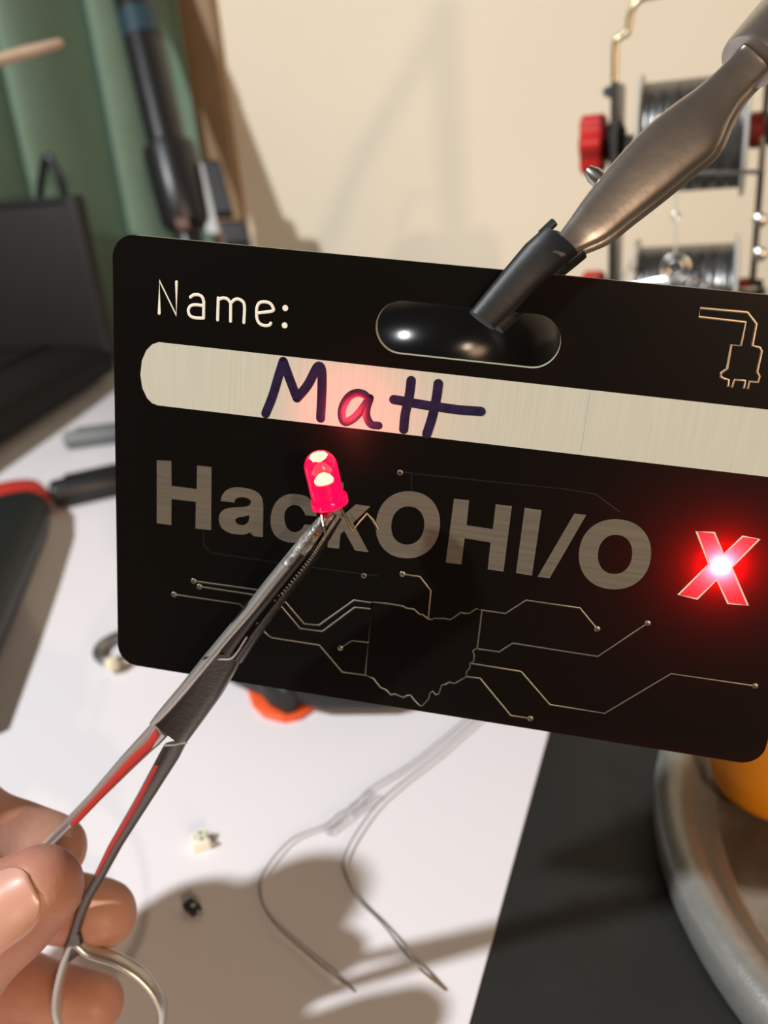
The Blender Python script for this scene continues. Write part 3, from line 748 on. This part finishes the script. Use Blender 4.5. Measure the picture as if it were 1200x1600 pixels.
# circuit traces
Zt = lambda pts: zq(550, 880, 5, pts)
Zr = lambda pts: zq(720, 900, 2.5, pts)
Zl = lambda pts: zq(250, 880, 3.333, pts)
rt = 1.25*PXM
def trace(pts, pad=None, m='trace'):
    b = MB(); stroke(b, pts, rt, .3)
    if pad:
        p = buv(*pad); r = 5.0*PXM; c = MB(); c.lathe((p[0], p[1], 0), (0, 0, 1), [(r, -.00005), (r, .00005), (r*.85, .00011), (0, .00011)], 20); b.add(c.v, c.f)
    return bput('trace', b.mesh('trace'), M[m])
for pts, pi in ((Zt([(395, 85), (530, 105), (615, 215), (595, 430)]), 0), (Zr([(80, 133), (175, 147), (255, 95), (465, 125), (533, 207)]), -1), (Zr([(68, 285), (150, 297), (203, 263), (535, 315), (730, 185)]), -1),
                (Zr([(45, 342), (235, 373), (348, 503), (562, 537), (822, 382), (1150, 430)]), -1), (Zr([(25, 393), (75, 400), (195, 545), (272, 557)]), -1),
                (Zl([(175, 93), (510, 140), (600, 152), (655, 205), (750, 315), (828, 323), (1010, 193), (1100, 205)]), 0), (Zl([(205, 122), (490, 165), (580, 177), (640, 235), (730, 340), (845, 355), (1015, 230), (1095, 238)]), 0),
                (Zl([(73, 163), (415, 213), (440, 235), (550, 365), (580, 388), (830, 427), (950, 568), (1070, 582)]), 0), (Zl([(938, 442), (998, 402), (1085, 412)]), 0)):
    trace(pts, pts[pi])
state = [(155, 303), (280, 315), (400, 335), (420, 350), (485, 360), (530, 400), (550, 400), (595, 435), (625, 440), (640, 428), (700, 432), (715, 430), (770, 440), (855, 382), (870, 390), (915, 392), (970, 355), (1015, 365), (980, 660), (945, 685), (955, 720), (950, 770), (925, 780), (920, 820), (895, 845), (892, 888), (805, 940), (760, 930), (730, 950), (705, 950), (690, 985), (680, 1020), (655, 1030), (630, 1000), (610, 1015), (600, 1060), (575, 1085), (550, 1115), (525, 1110), (490, 1075), (455, 1030), (430, 1035), (405, 1050), (330, 1020), (305, 1030), (265, 990), (220, 970), (165, 900), (105, 875)]
stroke_part('state_outline', [Zt(state)], 1.25*PXM, M['trace'], .3, closed=True)
for q in ((568.5, 899.5), (625, 738.5)):
    p = buv(*q); r = 4.6*PXM; b = MB(); b.lathe((p[0], p[1], 0), (0, 0, 1), [(r*.35, -.00003), (r, -.00003), (r, .00006), (r*.8, .0001), (r*.35, .0001)], 20, closed=True)
    bput('via', b.mesh('via'), M['trace'])
stroke_part('covered_trace', [[(318, 830), (318, 852), (330, 864), (425, 878)], [(630, 738), (760, 752), (880, 764)], [(643, 742), (643, 770)], [(880, 764), (930, 772), (968, 800)], [(590, 900), (500, 888), (425, 878)]], 1.0*PXM, M['buried'], .3)
# light inside the board behind the window
pc = buv(1127, 884)
ld = bpy.data.lights.new('badge_light', 'POINT'); ld.energy = .022; ld.color = (1.0, .022, .036); ld.shadow_soft_size = .0003
lo = bpy.data.objects.new('badge_light', ld); COL.objects.link(lo); lo.parent = badge; lo.location = (pc[0], pc[1], -.0013)

# ------------------------------------------------------------------ the hemostat
hs = thing('hemostat', cp(275, 1125, .140), 'long steel locking hemostat pinching the glowing red bulb', 'hemostat')
AX = np.array([-.60, .80]); PR = np.array([.79, .61])
def hdep(x, y):
    """depth along the tool, from the tip (520,805) at .1255 to the ring"""
    s = ((x-520)*-.50+(y-805)*.866)
    return .1262+.0000475*s
def hsec(l, r, th, dd=0.0, tw=0.0):
    m_ = ((l[0]+r[0])/2, (l[1]+r[1])/2); d = hdep(*m_)+dd
    A, B_ = cp(l[0], l[1], d-tw), cp(r[0], r[1], d+tw); a = (B_-A)/2
    return ((A+B_)/2, a, FWD*th)
def side_pts(seam, wl, wr):
    s = np.array(seam, float); return tuple(s-PR*wl), tuple(s+PR*wr)
seam = [(527, 806), (508, 834), (483, 872), (440, 925), (410, 963), (384, 998), (366, 1024)]
WL = [15, 22, 27, 29, 31, 33, 36]; WR = [9, 11, 12, 13, 15, 16.5, 17]
TH = [.0012, .0018, .0022, .0025, .0028, .0030, .0031]
# upper-left jaw: outer bevel and seam face
b = MB(); b.loft([hsec(side_pts(s, w, 0)[0], side_pts(s, 0, -1.2)[1], t_, 0, -.0002) for s, w, t_ in zip(seam[1:], WL[1:], TH[1:])], 28, 3.6); b.put('jaw', M['chrome_dimmed'], hs, 35)
b = MB(); b.loft([hsec(side_pts(s, w*1.02, 0)[0], side_pts(s, 0, -1.0)[1], t_*1.03, 0, -.0004) for s, w, t_ in zip(spline(seam[:4], 4)[:9], spline([[w] for w in WL[:4]], 4)[:9], spline([[w] for w in TH[:4]], 4)[:9])], 28, 2.4); b.put('jaw_tip', M['chrome_fouled'], hs, 35)
RG = [((500, 808), 8), ((486, 823), 12), ((466, 846), 15), ((440, 878), 17), ((417, 906), 17.5), ((384, 949), 17), ((350, 989), 16.5), ((321, 1024), 16), ((285, 1069), 15), ((258, 1101), 14), ((245, 1117), 12), ((238, 1127), 8)]
rs = [hsec((p[0]-1.5, p[1]-1), (p[0]+w*.8, p[1]+w*.6), .0012+.00010*k if k < 4 else .0016+.00006*(k-3), -.0011-.00010*k if k < 4 else -.0013-.00005*(k-2), -.0006) for k, (p, w) in enumerate(RG)]
b = MB(); b.loft(rs[:4], 20, 2.2); b.put('fouled_bevel', M['chrome_fouled'], hs, 35)
b = MB(); b.loft(rs[3:], 20, 2.2); b.put('bevel', M['chrome'], hs, 35)
b = MB(); b.loft([hsec(side_pts(s, -1.2, 0)[0], side_pts(s, 0, w)[1], t_*.86, .0002, .0005) for s, w, t_ in zip(seam, WR, TH)], 28, 2.7); b.put('jaw', M['chrome_dimmed'], hs, 35)
# serrations along the seam
b = MB(); P_ = spline(seam[:4], 12)
for q in P_[::1]:
    d = hdep(*q)-.0016; c = cp(q[0]+2.0, q[1]+1.5, d)
    b.box(c, (RIGHT*.79+DOWN*.61)*.00022, (RIGHT*-.61+DOWN*.79)*.00013, FWD*.0008)
b.put('serration', M['chrome_dimmed'], hs)
c = cp(495, 833, hdep(495, 833)-.0021); b = MB(); b.lathe(c, -FWD, [(.0006, -.0006), (.0005, .0001), (.0001, .0003)], 10); b.put('flux_spot', M['flux'], hs)
# box joint
J = [((322, 1023), (386, 1012)), ((316, 1032), (372, 1042)), ((285, 1069), (345, 1088)), ((258, 1101), (316, 1128)), ((247, 1116), (296, 1155)), ((243, 1122), (292, 1160))]
b = MB(); b.loft([hsec(l, r, .0030, .0003) for l, r in J], 32, 4.5); b.put('box_joint', M['chrome_dimmed'], hs, 30)
b = MB(); b.tube(spline([cp(x, y, hdep(x, y)-.0030) for x, y in ((326, 1029), (345, 1030), (364, 1027), (386, 995))], 4), .00018, 6); b.put('joint_edge', M['chrome'], hs)
b = MB(); b.tube([cp(x, y, hdep(x, y)-.0029) for x, y in ((256, 1165), (272, 1164), (292, 1160))], .0002, 6); b.put('joint_edge', M['chrome'], hs)
# shanks
A_ = [((244, 1118), (262, 1150)), ((238, 1128), (249, 1164)), ((222, 1146), (237, 1174)), ((190, 1181), (209.5, 1200)), ((140, 1240), (154, 1253.5)), ((100, 1282), (113, 1294)), ((70, 1313), (82, 1324)), ((35, 1350), (47, 1360)), ((0, 1390), (12, 1399))]
b = MB(); b.loft([hsec(l, r, .0019 if i < 3 else .0016, -.0002 - .0000*i) for i, (l, r) in enumerate(A_)], 24, 2.6); b.put('shank', M['chrome'], hs, 35)
B2 = [((257, 1163), (292, 1160)), ((247, 1181), (280, 1184)), ((215, 1241), (244, 1240)), ((170, 1320), (191, 1322)), ((150, 1362), (166, 1367)), ((134, 1392), (147, 1399)), ((122, 1424), (133, 1430)), ((113, 1450), (126, 1456)), ((106, 1468), (128, 1474))]
b = MB(); b.loft([hsec(l, r, .0019, .0002) for l, r in B2], 24, 2.6); b.put('shank', M['chrome_dimmed'], hs, 35)
b = MB(); b.loft([hsec(l, r, .0016, -.0009) for l, r in (((246, 1132), (252, 1150)), ((234, 1150), (240, 1168)), ((206, 1178), (214, 1193)), ((160, 1230), (168, 1239)), ((118, 1277), (126, 1283)), ((113, 1283), (119, 1288)))], 16, 3); b.put('red_stripe', M['shank_red'], hs, 35)  # thin red strips laid along both shanks
b = MB(); b.loft([hsec(l, r, .0018, -.0006) for l, r in (((244, 1192), (252, 1194)), ((212, 1250), (223, 1252)), ((168, 1326), (177, 1328)), ((152, 1362), (157, 1364)))], 16, 3); b.put('red_stripe', M['shank_red'], hs, 35)
# finger ring, its web and the hidden one under the thumb
rp = [(119, 1470), (142, 1487), (182, 1500), (216, 1520), (242, 1548), (254, 1578), (248, 1612), (222, 1640), (180, 1654), (134, 1645), (104, 1618), (90, 1585), (90, 1552), (98, 1514), (108, 1485)]
pts = [cp(x, y, hdep(x, y)) for x, y in cspline(rp, 5)]
b = MB(); secs = []
n = len(pts); cen = sum(pts, Vector())/n
for i in range(n+1):
    p = pts[i % n]; tg = (pts[(i+1) % n]-pts[(i-1) % n]).normalized(); out = (p-cen); out = (out-tg*out.dot(tg)).normalized()
    secs.append((p, out*.00085, tg.cross(out)*.0016))
b.loft(secs, 16, 2.2, False); b.put('finger_ring', M['chrome'], hs, 60)
b = MB(); b.loft([hsec(l, r, t_) for l, r, t_ in (((112, 1450), (127, 1456), .0017), ((102, 1476), (134, 1482), .0015), ((96, 1500), (124, 1492), .0010), ((90, 1516), (106, 1504), .0006))], 20, 2.4); b.put('ring_web', M['chrome_dimmed'], hs, 35)

# ------------------------------------------------------------------ the red bulb
lb = cp(514.5, 787, .1262)
up = Vector((-.10, -.02, 1)).normalized()
led = thing('red_led', lb, 'glowing red domed LED held at the hemostat tip before the badge', 'LED')
rl = .00243
b = MB(); n = 40
prof = [(rl, 0.0), (rl, .0058)]+[(rl*math.cos(a), .0058+rl*math.sin(a)) for a in np.linspace(.12, math.pi/2, 10)]
b.lathe(lb, up, [(rl*.99, .0008)]+prof[1:], n); b.put('lens', M['led'], led, 60)
# flange with one flat side
vs = []; fs = []; n = 48; f0 = RIGHT; a0 = (f0-up*f0.dot(up)).normalized(); a1 = up.cross(a0)
for h, s in ((-.0002, .96), (0, 1.0), (.0009, 1.0), (.0011, .96)):
    for i in range(n):
        t_ = 2*math.pi*i/n; x, y = .0029*s*math.cos(t_), .0029*s*math.sin(t_); x = max(x, -.00245)
        vs.append(lb+up*h+a0*x+a1*y)
for k in range(3):
    for i in range(n): fs.append((k*n+i, k*n+(i+1) % n, (k+1)*n+(i+1) % n, (k+1)*n+i))
fs.append(tuple(range(n))); fs.append(tuple(3*n+i for i in range(n)))
MB().add(vs, fs).put('flange', M['led'], led, 40)
b = MB(); b.lathe(lb, up, [(.0013, .0012), (.0014, .0030), (.0015, .0033)], 24); b.put('anvil', M['anvil'], led)
b = MB(); b.lathe(lb, up, [(.0013, .0034), (.00145, .0037), (.0011, .0043), (.0005, .0047), (.0001, .0048)], 24); b.put('die_glow', M['die_hotspot'], led)
b = MB(); b.lathe(lb, up, [(.0002, .0066), (.0010, .0070), (.00135, .0074), (.0010, .0078), (.0002, .0080)], 24); b.put('lens_glow', M['die_hotspot'], led)  # added glowing body standing in for the hot spot refracted by the dome
ll = .126
b = MB(); b.tube([cp(501, 790, ll-.0004), cp(503, 806, ll-.0012), cp(506, 822, ll-.0016), cp(508, 832, ll-.001)], .00024, 8); b.put('lead', M['lead_wire'], led)
b = MB(); b.tube([cp(530, 788, ll), cp(539, 806, ll+.0005), cp(551, 829, ll+.001), cp(562, 815, ll+.001), cp(574, 802.5, ll+.001), cp(583, 813, ll+.001), cp(591, 827, ll+.001)], .00024, 8); b.put('lead', M['lead_wire'], led)
ls = bpy.data.lights.new('led_beam', 'SPOT'); ls.energy = .010; ls.color = (1, .03, .06); ls.spot_size = math.radians(110); ls.spot_blend = 1; ls.shadow_soft_size = .0008
lo = bpy.data.objects.new('led_beam', ls); COL.objects.link(lo); lo.location = lb+up*.0088
tgt = V(bw @ Vector((*buv(552, 655), 0))); lo.rotation_euler = (tgt-lo.location).to_track_quat('-Z', 'Y').to_euler()

# ------------------------------------------------------------------ the hand
def limb(b, pts, k=8):
    """tapered limb through (pixel x, pixel y, depth, radius) joints with rounded ends"""
    P = spline([list(cp(p[0], p[1], p[2]))+[p[3]] for p in pts], k)
    ps = [V(p[:3]) for p in P]; rs = [float(p[3]) for p in P]
    u = (ps[-1]-ps[-2]).normalized(); e, re = ps[-1], rs[-1]
    for a in (25, 45, 62, 76, 86): ps.append(e+u*re*math.sin(math.radians(a))); rs.append(re*math.cos(math.radians(a)))
    b.tube(ps, rs, 24)
def build_hand():
    b = MB()
    T = [(-450, 1650, .133, .0160), (-300, 1640, .137, .0140), (-200, 1600, .140, .0122), (-95, 1525, .1405, .0100), (-35, 1468, .1402, .0086), (20, 1420, .1400, .0083), (62, 1388, .1402, .0070)]
    limb(b, T)
    IM, MM, RM, PM, WR_ = (-330, 1080, .150, .0125), (-380, 1200, .158, .0125), (-400, 1330, .162, .0120), (-420, 1460, .160, .0110), (-720, 1480, .132, .024)
    limb(b, [IM, (-130, 1222, .158, .0094), (-40, 1292, .162, .0080), (30, 1314, .1635, .0073), (80, 1326, .163, .0066)])
    limb(b, [MM, (-170, 1290, .1675, .0092), (-40, 1365, .1705, .0078), (60, 1408, .170, .0072), (160, 1428, .169, .0066)])
    limb(b, [RM, (-170, 1430, .174, .0086), (-40, 1510, .1765, .0073), (60, 1550, .1755, .0067), (146, 1566, .1742, .0060)])
    limb(b, [PM, (-180, 1560, .171, .0078), (-60, 1620, .1735, .0064), (15, 1640, .1750, .0058)])
    for q in (IM, MM, RM, PM):
        limb(b, [WR_, ((WR_[0]+q[0])/2, (WR_[1]+q[1])/2, (WR_[2]+q[2])/2, .018), q])
    limb(b, [WR_, (-520, 1620, .136, .018), (-380, 1640, .136, .015)])
    limb(b, [IM, (-270, 1340, .146, .0115), (-210, 1590, .1400, .0115)])  # out-of-view web, added to fill a gap in the hand's cast shadow
    limb(b, [(-190, 1330, .152, .0095), (-160, 1380, .148, .0085), (-150, 1460, .144, .0090)])  # second unseen web piece, also added to close the shadow
    limb(b, [(-420, 1560, .142, .016), (-330, 1480, .150, .015), (-270, 1400, .158, .012)])
    limb(b, [(-1000, 1640, .112, .028), WR_])
    me = b.mesh('hand_raw')
    o = bpy.data.objects.new('hand', me); COL.objects.link(o)
    m1 = o.modifiers.new('remesh', 'REMESH'); m1.mode = 'VOXEL'; m1.voxel_size = .0008
    m2 = o.modifiers.new('smooth', 'SMOOTH'); m2.iterations = 6; m2.factor = .5
    dg = bpy.context.evaluated_depsgraph_get()
    nm = bpy.data.meshes.new_from_object(o.evaluated_get(dg))
    o.modifiers.clear(); o.data = nm; bpy.data.meshes.remove(me)
    for p in nm.polygons: p.use_smooth = True
    nm.materials.append(M['skin'])
    tag(o, 'bare left hand pinching the hemostat at the lower left', 'hand')
    WORLD[o.name] = Matrix.Identity(4)
    # thumb nail: curved plate following the thumb
    from mathutils.bvhtree import BVHTree
    tree = BVHTree.FromPolygons([v.co for v in nm.vertices], [list(p.vertices) for p in nm.polygons])
    ax_ = (cp(66, 1386, .1402)-cp(-30, 1462, .1405)).normalized()
    ctr_ = cp(46, 1402, .1398)
    tow = (V(CP)-ctr_).normalized(); nrm = (tow*.95-DOWN*.16-RIGHT*.10); nrm = (nrm-ax_*nrm.dot(ax_)).normalized(); wd = ax_.cross(nrm)
    vs = []; fs = []; na, nb = 22, 22; s0, s1 = -.0095, .0052
    for i in range(na+1):
        f = i/na; s_ = s0+(s1-s0)*f
        w = .0056*(1-.30*max(0, .25-f)/.25)*math.sqrt(max(0.02, 1-max(0, (f-.55)/.47)**2.4))
        for k in range(nb+1):
            g = k/nb*2-1
            p0 = ctr_+ax_*s_+wd*w*g
            hit = tree.ray_cast(p0+nrm*.03, -nrm)
            q = hit[0] if hit[0] is not None else p0
            vs.append(q+nrm*(.00022+.00018*(1-g*g)+.00012*f))
    for i in range(na):
        for k in range(nb):
            a = i*(nb+1)+k; fs.append((a, a+1, a+nb+2, a+nb+1))
    q = MB().add(vs, fs).put('thumb_nail', M['nail'], o, 80); md = q.modifiers.new('thickness', 'SOLIDIFY'); md.thickness = .0006
    md.offset = -1
build_hand()
